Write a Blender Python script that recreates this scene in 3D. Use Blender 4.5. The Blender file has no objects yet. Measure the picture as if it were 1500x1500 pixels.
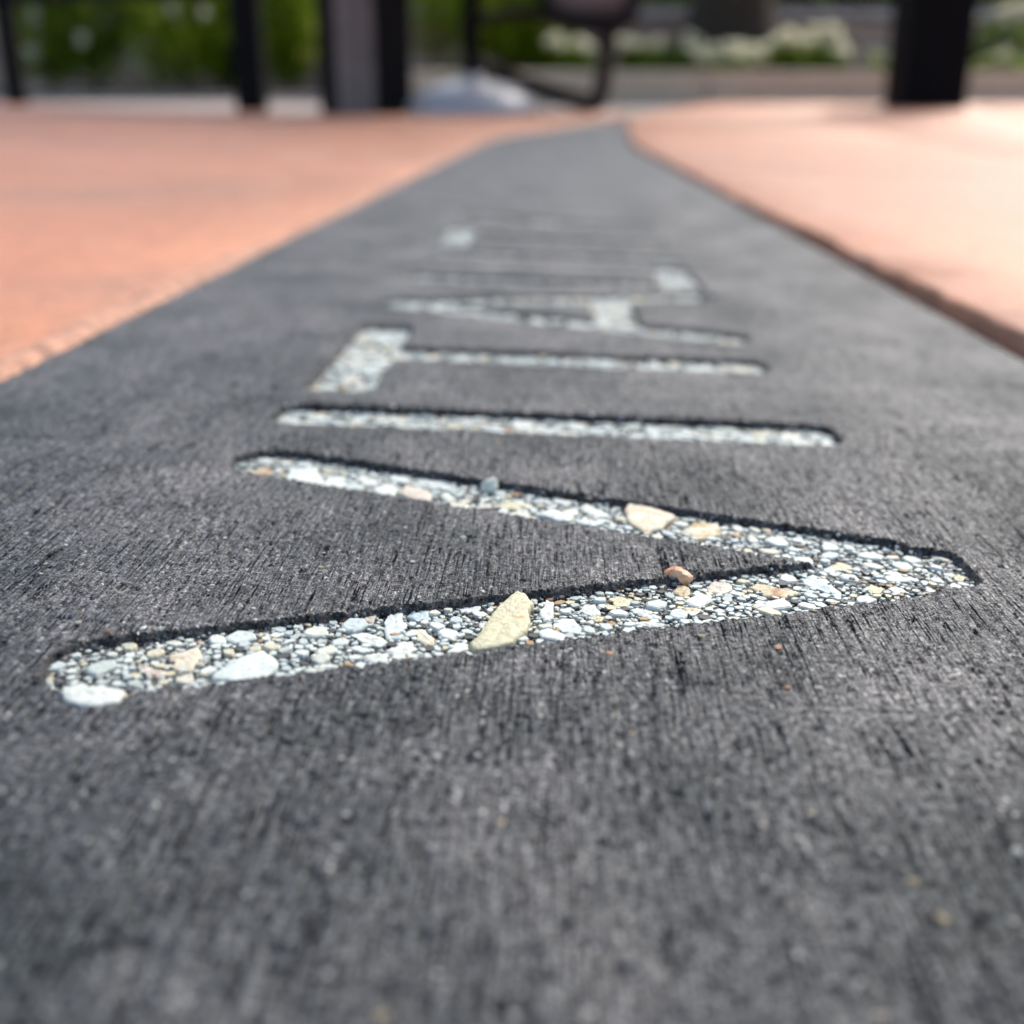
import bpy, bmesh, math, random
import numpy as np
from mathutils import Vector, Matrix

random.seed(7)
SC = bpy.context.scene
COL = SC.collection

# ------------------------------------------------------------------ camera
FPX = 1730.0                      # focal length in pixels of the 1500 px picture
HC = 0.097                        # camera height over the level ground
HA = 0.040                        # camera height over the stone strip
FOCUS = 0.103
PITCH = math.atan(645.0 / FPX)
cam_d = bpy.data.cameras.new('camera')
cam = bpy.data.objects.new('camera', cam_d)
COL.objects.link(cam)
SC.camera = cam
cam_d.sensor_fit = 'HORIZONTAL'
cam_d.sensor_width = 36.0
cam_d.lens = 36.0 * FPX / 1500.0
cam_d.clip_start = 0.004
cam_d.clip_end = 400.0
cam.location = (0, 0, HC)
cam.rotation_euler = (math.pi / 2 - PITCH, 0, 0)
cam_d.dof.use_dof = True
cam_d.dof.focus_distance = FOCUS
cam_d.dof.aperture_fstop = 21.0
SC.render.resolution_x = 1024
SC.render.resolution_y = 1024

# ------------------------------------------------------------------ world, sun, exposure
SUN_EL, SUN_AZ = math.radians(42), math.radians(30)     # azimuth: to the right of straight ahead
world = bpy.data.worlds.new('World')
SC.world = world
world.use_nodes = True
wn = world.node_tree
for n in list(wn.nodes):
    wn.nodes.remove(n)
sky = wn.nodes.new('ShaderNodeTexSky')
sky.sky_type = 'NISHITA'
sky.sun_disc = False
sky.sun_elevation = SUN_EL
sky.sun_rotation = SUN_AZ
sky.air_density = 1.0
sky.dust_density = 3.0
bg = wn.nodes.new('ShaderNodeBackground')
bg.inputs['Strength'].default_value = 0.15
wo = wn.nodes.new('ShaderNodeOutputWorld')
wn.links.new(sky.outputs[0], bg.inputs['Color'])
wn.links.new(bg.outputs[0], wo.inputs['Surface'])
sun_d = bpy.data.lights.new('sun', 'SUN')
sun_d.energy = 2.3
sun_d.angle = math.radians(20)
sun_d.color = (1.0, 0.95, 0.88)
sun = bpy.data.objects.new('sun', sun_d)
COL.objects.link(sun)
sdir = Vector((math.sin(SUN_AZ) * math.cos(SUN_EL), math.cos(SUN_AZ) * math.cos(SUN_EL), math.sin(SUN_EL)))
sun.rotation_euler = sdir.to_track_quat('Z', 'Y').to_euler()
sun.location = sdir * 20
SC.view_settings.view_transform = 'Standard'
SC.view_settings.look = 'None'
SC.view_settings.exposure = 0.88
SC.view_settings.gamma = 1.0
SC.view_settings.use_curve_mapping = False

# ------------------------------------------------------------------ frames
sp, cp = math.sin(PITCH), math.cos(PITCH)
C2W = np.array([[1, 0, 0], [0, -sp, cp], [0, -cp, -sp]], float)   # (right, down, forward) -> world
CAMP = np.array([0, 0, HC])


def strip_frame(roll=0.035, vp=(817, 157)):
    s = np.array([vp[0] - 750, vp[1] - 750, FPX], float)
    s /= np.linalg.norm(s)
    n = np.cross(s, s + 0.3 * np.array([math.cos(roll), math.sin(roll), 0]))
    n /= np.linalg.norm(n)
    if n[1] < 0:
        n = -n
    x = np.cross(n, s)
    if x[0] < 0:
        x = -x
    return C2W @ x, C2W @ s, C2W @ n


AX, AY, AN = strip_frame()
AORG = CAMP + AN * HA
MA = Matrix(((AX[0], AY[0], -AN[0], AORG[0]), (AX[1], AY[1], -AN[1], AORG[1]), (AX[2], AY[2], -AN[2], AORG[2]), (0, 0, 0, 1)))
MA_np = np.array(MA)
MAI_np = np.linalg.inv(MA_np)


def pix_a(px, py, z=0.0):
    """photo pixel -> point of the strip's own frame, on its plane at height z"""
    d = C2W @ np.array([px - 750, py - 750, FPX], float)
    t = (HA - z) / (d @ AN)
    p = d * t
    return float(p @ AX), float(p @ AY)


def at(px, py, z=0.0):
    """photo pixel -> point on the level ground plane at height z"""
    d = C2W @ np.array([px - 750, py - 750, FPX], float)
    t = (z - HC) / d[2]
    p = CAMP + d * t
    return float(p[0]), float(p[1])


def at_depth(px, py, Y):
    d = C2W @ np.array([px - 750, py - 750, FPX], float)
    p = CAMP + d * (Y / d[1])
    return float(p[0]), float(p[1]), float(p[2])


def z_plane_a(X, Y):
    return AORG[2] - (AN[0] * (X - AORG[0]) + AN[1] * (Y - AORG[1])) / AN[2]


def ground_z(X, Y):
    za = np.minimum(z_plane_a(X, Y), 0.12)
    k = 0.004
    return 0.5 * (za + np.sqrt(za * za + k * k))


def to_ground(xa, ya):
    """strip-frame x, y -> world point on the ground surface"""
    xa = np.asarray(xa, float); ya = np.asarray(ya, float)
    W = AORG[None, :] + xa[:, None] * AX[None, :] + ya[:, None] * AY[None, :]
    W[:, 2] = ground_z(W[:, 0], W[:, 1])
    return W


# ------------------------------------------------------------------ object helpers
def prop(o, label=None, cat=None, group=None, kind=None):
    if label: o['label'] = label
    if cat: o['category'] = cat
    if group: o['group'] = group
    if kind: o['kind'] = kind
    return o


def empty(name, loc=(0, 0, 0), rz=0.0):
    o = bpy.data.objects.new(name, None)
    o.empty_display_size = 0.05
    COL.objects.link(o)
    o.location = loc
    o.rotation_euler = (0, 0, rz)
    return o


def link(name, me, mat, parent=None):
    if mat is not None and len(me.materials) == 0:
        me.materials.append(mat)
    o = bpy.data.objects.new(name, me)
    COL.objects.link(o)
    if parent is not None:
        o.parent = parent
    return o


def np_mesh(name, V, F, smooth=True):
    """V (n,3); F (m,k) with constant k"""
    me = bpy.data.meshes.new(name)
    V = np.ascontiguousarray(V, dtype=np.float32)
    F = np.ascontiguousarray(F, dtype=np.int32)
    m, k = F.shape
    me.vertices.add(len(V)); me.vertices.foreach_set('co', V.ravel())
    me.loops.add(m * k); me.loops.foreach_set('vertex_index', F.ravel())
    me.polygons.add(m)
    me.polygons.foreach_set('loop_start', np.arange(0, m * k, k, dtype=np.int32))
    me.polygons.foreach_set('use_smooth', np.full(m, smooth, dtype=bool))
    me.update(calc_edges=True)
    return me


def bm_mesh(name, bm, smooth=False):
    bmesh.ops.recalc_face_normals(bm, faces=bm.faces)
    me = bpy.data.meshes.new(name)
    for f in bm.faces:
        f.smooth = smooth
    bm.to_mesh(me); bm.free()
    return me


def add_box(bm, x0, x1, y0, y1, z0, z1, bev=0.0, seg=2):
    r = bmesh.ops.create_cube(bm, size=1.0)
    for v in r['verts']:
        v.co = Vector(((x0 + x1) / 2 + v.co.x * (x1 - x0), (y0 + y1) / 2 + v.co.y * (y1 - y0), (z0 + z1) / 2 + v.co.z * (z1 - z0)))
    if bev > 0:
        es = list({e for v in r['verts'] for e in v.link_edges})
        bmesh.ops.bevel(bm, geom=es, offset=bev, segments=seg, affect='EDGES', profile=0.5)


def box_mesh(name, x0, x1, y0, y1, z0, z1, bev=0.0, seg=2):
    bm = bmesh.new()
    add_box(bm, x0, x1, y0, y1, z0, z1, bev, seg)
    return bm_mesh(name, bm)


def lathe_mesh(name, prof, n=40, cap=True):
    V, F = [], []
    for (r, z) in prof:
        for i in range(n):
            a = 2 * math.pi * i / n
            V.append((r * math.cos(a), r * math.sin(a), z))
    for j in range(len(prof) - 1):
        for i in range(n):
            F.append((j * n + i, j * n + (i + 1) % n, (j + 1) * n + (i + 1) % n, (j + 1) * n + i))
    if cap:
        F.append(tuple(range(n))[::-1])
        F.append(tuple((len(prof) - 1) * n + i for i in range(n)))
    me = bpy.data.meshes.new(name)
    me.from_pydata(V, [], F)
    for p in me.polygons:
        p.use_smooth = len(p.vertices) == 4
    me.update()
    return me


def tube_mesh(name, pts, r, n=12, r2=None):
    pts = [Vector(p) for p in pts]
    # smooth the path
    for _ in range(2):
        q = [pts[0]]
        for a, b in zip(pts[:-1], pts[1:]):
            q += [a.lerp(b, 0.25), a.lerp(b, 0.75)]
        q.append(pts[-1]); pts = q
    V, F = [], []
    up = Vector((0.13, 0.31, 0.94)).normalized()
    for i, p in enumerate(pts):
        t = (pts[min(i + 1, len(pts) - 1)] - pts[max(i - 1, 0)]).normalized()
        a = t.cross(up)
        if a.length < 1e-3: a = t.cross(Vector((1, 0, 0)))
        a.normalize(); b = t.cross(a)
        rr = r if r2 is None else r + (r2 - r) * i / (len(pts) - 1)
        for k in range(n):
            an = 2 * math.pi * k / n
            V.append(p + a * rr * math.cos(an) + b * rr * math.sin(an))
    for j in range(len(pts) - 1):
        for i in range(n):
            F.append((j * n + i, j * n + (i + 1) % n, (j + 1) * n + (i + 1) % n, (j + 1) * n + i))
    F.append(tuple(range(n))[::-1]); F.append(tuple((len(pts) - 1) * n + i for i in range(n)))
    me = bpy.data.meshes.new(name); me.from_pydata([tuple(v) for v in V], [], F)
    for p in me.polygons: p.use_smooth = True
    me.update()
    return me


# ------------------------------------------------------------------ numpy noise
def hsh(ix, iy, seed):
    h = (ix.astype(np.int64) * 374761393 + iy.astype(np.int64) * 668265263 + seed * 974634777) & 0xFFFFFFFF
    h = ((h ^ (h >> 13)) * 1274126177) & 0xFFFFFFFF
    h = (h ^ (h >> 16)) & 0xFFFFFFFF
    return h.astype(np.float64) / 4294967295.0


def vnoise(x, y, seed):
    ix = np.floor(x); iy = np.floor(y)
    fx = x - ix; fy = y - iy
    fx = fx * fx * (3 - 2 * fx); fy = fy * fy * (3 - 2 * fy)
    ix = ix.astype(np.int64); iy = iy.astype(np.int64)
    a = hsh(ix, iy, seed); b = hsh(ix + 1, iy, seed); c = hsh(ix, iy + 1, seed); d = hsh(ix + 1, iy + 1, seed)
    return (a * (1 - fx) + b * fx) * (1 - fy) + (c * (1 - fx) + d * fx) * fy


# ------------------------------------------------------------------ materials
class NT:
    def __init__(self, name):
        self.m = bpy.data.materials.new(name)
        self.m.use_nodes = True
        self.t = self.m.node_tree
        self.b = self.t.nodes['Principled BSDF']

    def n(self, typ, **kw):
        nd = self.t.nodes.new(typ)
        for k, v in kw.items():
            setattr(nd, k, v)
        return nd

    def l(self, a, b):
        self.t.links.new(a, b)

    def coords(self, scale=(1, 1, 1), which='Object'):
        tc = self.n('ShaderNodeTexCoord')
        mp = self.n('ShaderNodeMapping')
        mp.inputs['Scale'].default_value = scale
        self.l(tc.outputs[which], mp.inputs['Vector'])
        return mp.outputs[0]

    def noise(self, vec, scale, detail=4.0, rough=0.6):
        nd = self.n('ShaderNodeTexNoise')
        nd.inputs['Scale'].default_value = scale
        nd.inputs['Detail'].default_value = detail
        nd.inputs['Roughness'].default_value = rough
        self.l(vec, nd.inputs['Vector'])
        return nd.outputs['Fac']

    def ramp(self, fac, stops, interp='LINEAR'):
        nd = self.n('ShaderNodeValToRGB')
        cr = nd.color_ramp
        cr.interpolation = interp
        while len(cr.elements) < len(stops):
            cr.elements.new(0.5)
        for e, (p, c) in zip(cr.elements, stops):
            e.position = p
            e.color = (c[0], c[1], c[2], 1) if not isinstance(c, (int, float)) else (c, c, c, 1)
        self.l(fac, nd.inputs['Fac'])
        return nd.outputs['Color']

    def mix(self, a, b, fac, mode='MIX'):
        nd = self.n('ShaderNodeMix', data_type='RGBA', blend_type=mode)
        if isinstance(fac, float): nd.inputs[0].default_value = fac
        else: self.l(fac, nd.inputs[0])
        for s, i in ((a, 6), (b, 7)):
            if isinstance(s, tuple): nd.inputs[i].default_value = (s[0], s[1], s[2], 1)
            else: self.l(s, nd.inputs[i])
        return nd.outputs[2]

    def bump(self, h, dist, strength=1.0, prev=None):
        nd = self.n('ShaderNodeBump')
        nd.inputs['Strength'].default_value = strength
        nd.inputs['Distance'].default_value = dist
        self.l(h, nd.inputs['Height'])
        if prev is not None: self.l(prev, nd.inputs['Normal'])
        return nd.outputs['Normal']

    def out(self, col=None, rough=None, normal=None, spec=None, metal=None):
        i = self.b.inputs
        if col is not None:
            if isinstance(col, tuple): i['Base Color'].default_value = (col[0], col[1], col[2], 1)
            else: self.l(col, i['Base Color'])
        if rough is not None:
            if isinstance(rough, (int, float)): i['Roughness'].default_value = rough
            else: self.l(rough, i['Roughness'])
        if normal is not None: self.l(normal, i['Normal'])
        if spec is not None: i['Specular IOR Level'].default_value = spec
        if metal is not None: i['Metallic'].default_value = metal
        return self.m


def mat_slab():
    t = NT('dark_sawn_stone')
    v = t.coords()
    vs = t.coords((1.0, 0.12, 1.0))
    grain = t.noise(v, 5200, 2, 0.7)
    mid = t.noise(v, 1700, 4, 0.75)
    broad = t.noise(t.coords((1.0, 0.7, 1.0)), 42, 5, 0.68)
    streak = t.noise(t.coords((1.0, 0.06, 1.0)), 4600, 2, 0.6)
    hair = t.noise(t.coords((1.0, 0.022, 1.0)), 4200, 1, 0.5)
    brk = t.noise(v, 300, 2, 0.5)

    def wsum(terms):
        acc = None
        for o, w in terms:
            m_ = t.n('ShaderNodeMath', operation='MULTIPLY_ADD')
            t.l(o, m_.inputs[0]); m_.inputs[1].default_value = w
            if acc is None: m_.inputs[2].default_value = 0.0
            else: t.l(acc, m_.inputs[2])
            acc = m_.outputs[0]
        return acc
    f = wsum([(grain, .42), (mid, .34), (streak, .24)])
    c = t.ramp(f, [(0.395, (0.004, 0.004, 0.005)), (0.455, (0.018, 0.019, 0.021)), (0.50, (0.046, 0.046, 0.049)), (0.545, (0.095, 0.093, 0.095)), (0.585, (0.22, 0.215, 0.21)), (0.64, (0.45, 0.44, 0.42))])
    c3 = t.ramp(broad, [(0.36, (0.30, 0.41, 0.43)), (0.50, (0.72, 0.80, 0.82)), (0.64, (1.42, 1.40, 1.38))])
    c = t.mix(c, c3, 0.9, 'MULTIPLY')
    hm = t.n('ShaderNodeMath', operation='MULTIPLY')
    t.l(t.ramp(hair, [(0.60, 0.0), (0.65, 0.9)]), hm.inputs[0]); t.l(t.ramp(brk, [(0.42, 0.35), (0.55, 1.0)]), hm.inputs[1])
    c = t.mix(c, (0.005, 0.005, 0.006), hm.outputs[0])
    t.b.inputs['Sheen Weight'].default_value = 0.18
    t.b.inputs['Sheen Roughness'].default_value = 0.22
    n1 = t.bump(streak, 0.00014, 1.0)
    n2 = t.bump(f, 0.00020, 1.0, n1)
    r = t.ramp(mid, [(0.3, 0.75), (0.7, 0.45)])
    vo = t.n('ShaderNodeTexVoronoi'); vo.inputs['Scale'].default_value = 1500
    t.l(v, vo.inputs['Vector'])
    vs_ = t.n('ShaderNodeSeparateColor'); t.l(vo.outputs['Color'], vs_.inputs[0])
    dd = t.ramp(vo.outputs['Distance'], [(0.20, 1.0), (0.34, 0.0)])
    gl = t.n('ShaderNodeMath', operation='MULTIPLY')
    t.l(t.ramp(vs_.outputs[0], [(0.955, 0.0), (0.965, 0.9)]), gl.inputs[0]); t.l(dd, gl.inputs[1])
    c = t.mix(c, (0.42, 0.41, 0.38), gl.outputs[0])              # pale mineral grains, their glints put into the colour
    pt = t.n('ShaderNodeMath', operation='MULTIPLY')
    t.l(t.ramp(vs_.outputs[1], [(0.86, 0.0), (0.88, 0.95)]), pt.inputs[0]); t.l(dd, pt.inputs[1])
    c = t.mix(c, (0.006, 0.006, 0.007), pt.outputs[0])           # shade inside small pores, put into the colour
    sm = t.n('ShaderNodeMath', operation='MULTIPLY')
    t.l(t.ramp(f, [(0.42, 0.05), (0.50, 0.45), (0.58, 0.95)]), sm.inputs[0])
    t.l(t.ramp(broad, [(0.34, 0.40), (0.66, 1.0)]), sm.inputs[1])
    hs = t.n('ShaderNodeMath', operation='MULTIPLY_ADD')          # scratches do not shine
    t.l(hm.outputs[0], hs.inputs[0]); hs.inputs[1].default_value = -0.65; t.l(sm.outputs[0], hs.inputs[2]); hs.use_clamp = True
    t.l(hs.outputs[0], t.b.inputs['Specular IOR Level'])
    return t.out(c, r, n2)


def mat_shaded_wall():
    t = NT('shaded_groove_wall')  # groove walls of the same stone, their shade put into the colour
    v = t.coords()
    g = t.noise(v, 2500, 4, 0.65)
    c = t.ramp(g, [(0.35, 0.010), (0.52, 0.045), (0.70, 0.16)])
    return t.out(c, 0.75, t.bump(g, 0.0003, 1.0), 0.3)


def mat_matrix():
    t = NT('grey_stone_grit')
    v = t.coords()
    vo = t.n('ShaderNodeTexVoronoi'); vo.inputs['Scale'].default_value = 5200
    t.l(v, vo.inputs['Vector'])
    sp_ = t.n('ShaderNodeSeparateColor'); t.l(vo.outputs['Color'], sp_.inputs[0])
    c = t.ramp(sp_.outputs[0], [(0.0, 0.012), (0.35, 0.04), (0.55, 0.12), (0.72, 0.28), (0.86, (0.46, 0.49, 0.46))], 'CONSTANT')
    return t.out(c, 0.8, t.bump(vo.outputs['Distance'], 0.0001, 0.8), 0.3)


def mat_stone_mix():
    t = NT('pale_crushed_stone')
    v = t.coords()
    oi = t.n('ShaderNodeObjectInfo')
    base = t.ramp(oi.outputs['Random'], [(0.0, (0.511, 0.563, 0.518)), (0.28, (0.551, 0.584, 0.525)), (0.50, (0.470, 0.528, 0.499)), (0.62, (0.551, 0.563, 0.472)),
                                        (0.78, (0.538, 0.507, 0.367)), (0.87, (0.417, 0.465, 0.420)), (0.94, (0.551, 0.521, 0.420))], 'CONSTANT')
    g = t.noise(v, 3.2, 5, 0.7)
    sp_ = t.noise(v, 1.6, 3, 0.6)
    c = t.mix(base, t.ramp(g, [(0.34, 0.62), (0.5, 1.0), (0.75, 1.1)]), 0.8, 'MULTIPLY')
    c = t.mix(c, t.ramp(sp_, [(0.24, (0.370, 0.352, 0.276)), (0.36, (1, 1, 1))]), 0.6, 'MULTIPLY')
    return t.out(c, 0.55, t.bump(g, 0.00006, 0.6), 0.4)


def mat_stone(name, col, spot=None, amount=0.35, rough=0.55):
    t = NT(name)
    v = t.coords()
    g = t.noise(v, 1800, 5, 0.65)
    s = t.noise(v, 520, 4, 0.6)
    c = t.mix(col, t.ramp(g, [(0.32, 0.6), (0.5, 1.0), (0.75, 1.12)]), 0.75, 'MULTIPLY')
    if spot:
        f = t.ramp(s, [(0.62 - amount * 0.4, 0.0), (0.72 - amount * 0.3, 1.0)])
        c = t.mix(c, spot, f)
    return t.out(c, rough, t.bump(g, 0.00015, 1.0), 0.4)


def mat_chips():
    t = NT('pale_stone_chips')
    geo = t.n('ShaderNodeNewGeometry')
    c = t.ramp(geo.outputs['Random Per Island'], [(0.0, (0.047, 0.049, 0.046)), (0.13, (0.370, 0.408, 0.374)), (0.30, (0.511, 0.563, 0.518)), (0.60, (0.538, 0.563, 0.499)),
                                                   (0.80, (0.403, 0.465, 0.446)), (0.90, (0.524, 0.465, 0.315)), (0.97, (0.336, 0.211, 0.105))], 'CONSTANT')
    return t.out(c, 0.6, None, 0.4)


def mat_crumb():
    t = NT('dark_stone_crumb')
    geo = t.n('ShaderNodeNewGeometry')
    c = t.ramp(geo.outputs['Random Per Island'], [(0.0, 0.008), (0.30, 0.025), (0.56, 0.07), (0.80, 0.17), (0.925, (0.55, 0.57, 0.56)), (0.985, (0.5, 0.4, 0.28))], 'CONSTANT')
    return t.out(c, 0.7, None, 0.3)


def mat_paver():
    t = NT('coral_paver')
    v = t.coords()
    oi = t.n('ShaderNodeObjectInfo')
    base = t.ramp(oi.outputs['Random'], [(0.0, (0.46, 0.190, 0.100)), (0.5, (0.50, 0.215, 0.118)), (1.0, (0.44, 0.190, 0.108))])
    b = t.noise(v, 9, 5, 0.6)
    b2 = t.noise(t.coords((1, 0.6, 1)), 30, 5, 0.65)
    g = t.noise(v, 700, 4, 0.6)
    c = t.mix(base, t.ramp(b, [(0.32, (0.80, 0.84, 0.86)), (0.62, (1.1, 1.06, 1.04))]), 0.9, 'MULTIPLY')
    c = t.mix(c, (0.50, 0.38, 0.30), t.ramp(b2, [(0.55, 0.0), (0.75, 0.55)]))
    c = t.mix(c, t.ramp(g, [(0.3, 0.75), (0.6, 1.08)]), 0.8, 'MULTIPLY')
    sp1 = t.noise(v, 160, 5, 0.7)
    c = t.mix(c, t.ramp(sp1, [(0.34, (0.66, 0.62, 0.60)), (0.48, (1, 1, 1)), (0.66, (1.16, 1.12, 1.08))]), 0.8, 'MULTIPLY')
    st = t.noise(t.coords((1, 1, 1)), 5.5, 5, 0.65)
    c = t.mix(c, (0.24, 0.16, 0.12), t.ramp(st, [(0.54, 0.0), (0.70, 0.45)]))
    return t.out(c, 0.58, t.bump(t.mix(g, sp1, 0.5), 0.0012, 0.9), 0.32)


def mat_simple(name, col, rough=0.6, scale=60, amp=0.25, bumpd=0.0, metal=0.0, spec=0.5):
    t = NT(name)
    v = t.coords()
    g = t.noise(v, scale, 5, 0.6)
    c = t.mix(col, t.ramp(g, [(0.3, 1 - amp), (0.7, 1 + amp)]), 1.0, 'MULTIPLY')
    nrm = t.bump(g, bumpd, 0.8) if bumpd else None
    return t.out(c, rough, nrm, spec, metal)


def mat_leaf(name, c0, c1, c2):
    t = NT(name)
    geo = t.n('ShaderNodeNewGeometry')
    c = t.ramp(geo.outputs['Random Per Island'], [(0.0, c0), (0.5, c1), (0.93, c2), (1.0, tuple(min(.8, x * 1.6 + .12) for x in c2))])
    t.out(c, 0.55, None, 0.15)
    t.b.inputs['Transmission Weight'].default_value = 0.0
    # thin leaves let some light through
    tr = t.n('ShaderNodeBsdfTranslucent')
    t.l(c, tr.inputs['Color'])
    mx = t.n('ShaderNodeMixShader'); mx.inputs[0].default_value = 0.45
    o = t.t.nodes['Material Output']
    t.l(t.b.outputs[0], mx.inputs[1]); t.l(tr.outputs[0], mx.inputs[2]); t.l(mx.outputs[0], o.inputs['Surface'])
    return t.m


M = dict(
    slab=mat_slab(), shaded_wall=mat_shaded_wall(), matrix=mat_matrix(), stones=mat_stone_mix(), chips=mat_chips(), paver=mat_paver(), crumb=mat_crumb(),
    mortar=mat_simple('pale_mortar', (0.36, 0.30, 0.25), 0.9, 500, 0.35, 0.001),
    joint=mat_simple('pinkish_mortar', (0.44, 0.235, 0.155), 0.9, 220, 0.4, 0.001),
    earth=mat_simple('ground_base', (0.10, 0.085, 0.07), 0.95, 40, 0.3),
    path=mat_simple('pale_concrete', (0.29, 0.24, 0.21), 0.85, 30, 0.12, 0.001),
    kerb=mat_simple('beige_kerb_stone', (0.62, 0.50, 0.36), 0.8, 40, 0.2, 0.002),
    wall=mat_simple('mauve_wall_stone', (0.52, 0.38, 0.29), 0.85, 25, 0.2, 0.002),
    cap=mat_simple('pale_cap_stone', (0.42, 0.36, 0.34), 0.8, 25, 0.15, 0.002),
    soil=mat_simple('brown_soil', (0.075, 0.05, 0.035), 0.95, 80, 0.5, 0.004),
    black=mat_simple('black_painted_steel', (0.003, 0.003, 0.004), 0.6, 200, 0.2, 0, 0, .12),
    blackpost=mat_simple('black_post_paint', (0.003, 0.003, 0.004), 0.7, 200, 0.2, 0, 0, .10),
    timber=mat_simple('shaded_dark_timber', (0.010, 0.008, 0.008), 0.8, 60, 0.35, 0.001, 0, .15),
    lit_board=mat_simple('lit_timber_board', (0.19, 0.160, 0.145), 0.8, 60, 0.3, 0.001, 0, .2),  # lit copy of the pillar's timber, light put into the colour
    alu=mat_simple('silver_lacquer', (0.44, 0.42, 0.41), 0.40, 300, 0.06, 0, .25),
    brown=mat_simple('brown_enamel', (0.030, 0.019, 0.014), 0.7, 100, 0.15, 0, 0, .1),
    shell=mat_simple('dark_brown_shell', (0.010, 0.007, 0.006), 0.6, 100, 0.15, 0, 0, .2),
    cushion=mat_simple('dusty_pink_cushion', (0.20, 0.145, 0.135), 0.9, 200, 0.15),
    bark=mat_simple('dark_bark', (0.045, 0.03, 0.018), 0.95, 60, 0.5, 0.006),
    leaf_dark=mat_leaf('dark_leaf', (0.05, 0.10, 0.006), (0.10, 0.18, 0.008), (0.20, 0.27, 0.016)),
    leaf_mid=mat_leaf('mid_leaf', (0.12, 0.19, 0.006), (0.22, 0.32, 0.008), (0.38, 0.44, 0.04)),
    leaf_lime=mat_leaf('lime_leaf', (0.17, 0.25, 0.008), (0.27, 0.37, 0.010), (0.36, 0.42, 0.03)),
    petal=mat_leaf('cream_petal', (0.82, 0.80, 0.58), (0.88, 0.86, 0.68), (0.90, 0.89, 0.78)),
    petalg=mat_leaf('greenish_petal', (0.42, 0.46, 0.22), (0.55, 0.58, 0.33), (0.70, 0.70, 0.5)),
)

# ------------------------------------------------------------------ lettering: V I T A L I T Y in the strip's frame (metres)
W = 0.0104
XT, XB = -0.0355, 0.0370         # top and foot of the capitals (they read away from the camera, tops to the left)
h = W / 2


def bar(y0, y1, x0=XT, x1=XB):
    return ('box', (x0 + x1) / 2, (y0 + y1) / 2, (x1 - x0) / 2, (y1 - y0) / 2, 0.0)


def stroke(xa, ya, xb, yb, w=W):
    return ('seg', xa, ya, xb, yb, w / 2)


LETTERS = [
    ('V', [stroke(XT + .0015, .0768, .0352, .1042, .0101), stroke(XT + .0015, .1320, .0352, .1078, .0101), ('box', .0338, .1061, .0074, .0050, .0026)]),
    ('I', [bar(.1484, .1594, XT - .0008, XB + .0024)]),
    ('T', [bar(.1920, .2022), bar(.1672, .2222, XT, XT + W)]),
    ('A', [stroke(XT + .0025, .2490, XB - .001, .2220), stroke(XT + .0025, .2490, XB - .001, .2760), bar(.2280, .2700, .0085, .0185)]),
    ('L', [bar(.2842, .2946), bar(.2842, .3260, XB - W, XB)]),
    ('I', [bar(.3365, .3469)]),
    ('T', [bar(.3828, .3932), bar(.3600, .4160, XT, XT + W)]),
    ('Y', [stroke(XT + .0015, .4220, .0020, .4480), stroke(XT + .0015, .4740, .0020, .4480), bar(.4428, .4532, .0000, XB)]),
]


def sd_shape(s, X, Y):
    if s[0] == 'box':
        _, cx, cy, hx, hy, r0 = s
        r = r0 or 0.0034
        qx = np.abs(X - cx) - (hx - r); qy = np.abs(Y - cy) - (hy - r)
        return np.hypot(np.maximum(qx, 0), np.maximum(qy, 0)) + np.minimum(np.maximum(qx, qy), 0) - r
    _, xa, ya, xb, yb, hw = s
    L = math.hypot(xb - xa, yb - ya)
    ux, uy = (xb - xa) / L, (yb - ya) / L
    cx, cy = (xa + xb) / 2, (ya + yb) / 2
    r = 0.0050
    lx = (X - cx) * ux + (Y - cy) * uy
    ly = -(X - cx) * uy + (Y - cy) * ux
    qx = np.abs(lx) - (L / 2 + 0.0020 - r); qy = np.abs(ly) - (hw - r)
    return np.hypot(np.maximum(qx, 0), np.maximum(qy, 0)) + np.minimum(np.maximum(qx, qy), 0) - r


def sd_letter(k, X, Y):
    d = None
    for s in LETTERS[k][1]:
        e = sd_shape(s, X, Y)
        d = e if d is None else np.minimum(d, e)
    return d


BOX = []
for _, shp in LETTERS:
    ys = []
    for s in shp:
        if s[0] == 'box': ys += [s[2] - s[4], s[2] + s[4]]
        else: ys += [s[2] - .008, s[2] + .008, s[4] - .008, s[4] + .008]
    BOX.append((min(ys), max(ys)))

def depth_at(y):
    return .001 * np.interp(np.asarray(y, float), [.090, .135, .16, .20, .30], [0.95, 1.28, 1.36, 1.25, 1.25])



SX0, SX1 = -0.0788, 0.0848
Y_END = 2.62


def bend(y):
    return 0.062 * np.maximum(np.asarray(y, float) - 1.25, 0) ** 2


def taper(y):
    t = np.clip((np.asarray(y, float) - 1.7) / (Y_END - 1.7), 0, 1)
    return 1 - 0.72 * t * t


def edge_l(y):
    mid = (SX0 + SX1) / 2
    return mid + (SX0 - mid) * taper(y) + bend(y)


def edge_r(y):
    mid = (SX0 + SX1) / 2
    return mid + (SX1 - mid) * taper(y) + bend(y)


strip = empty('paving_strip')
strip.matrix_world = MA
prop(strip, 'long dark grey stone strip engraved with VITALITY, laid between the two coral pavements', 'paving strip')


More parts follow.
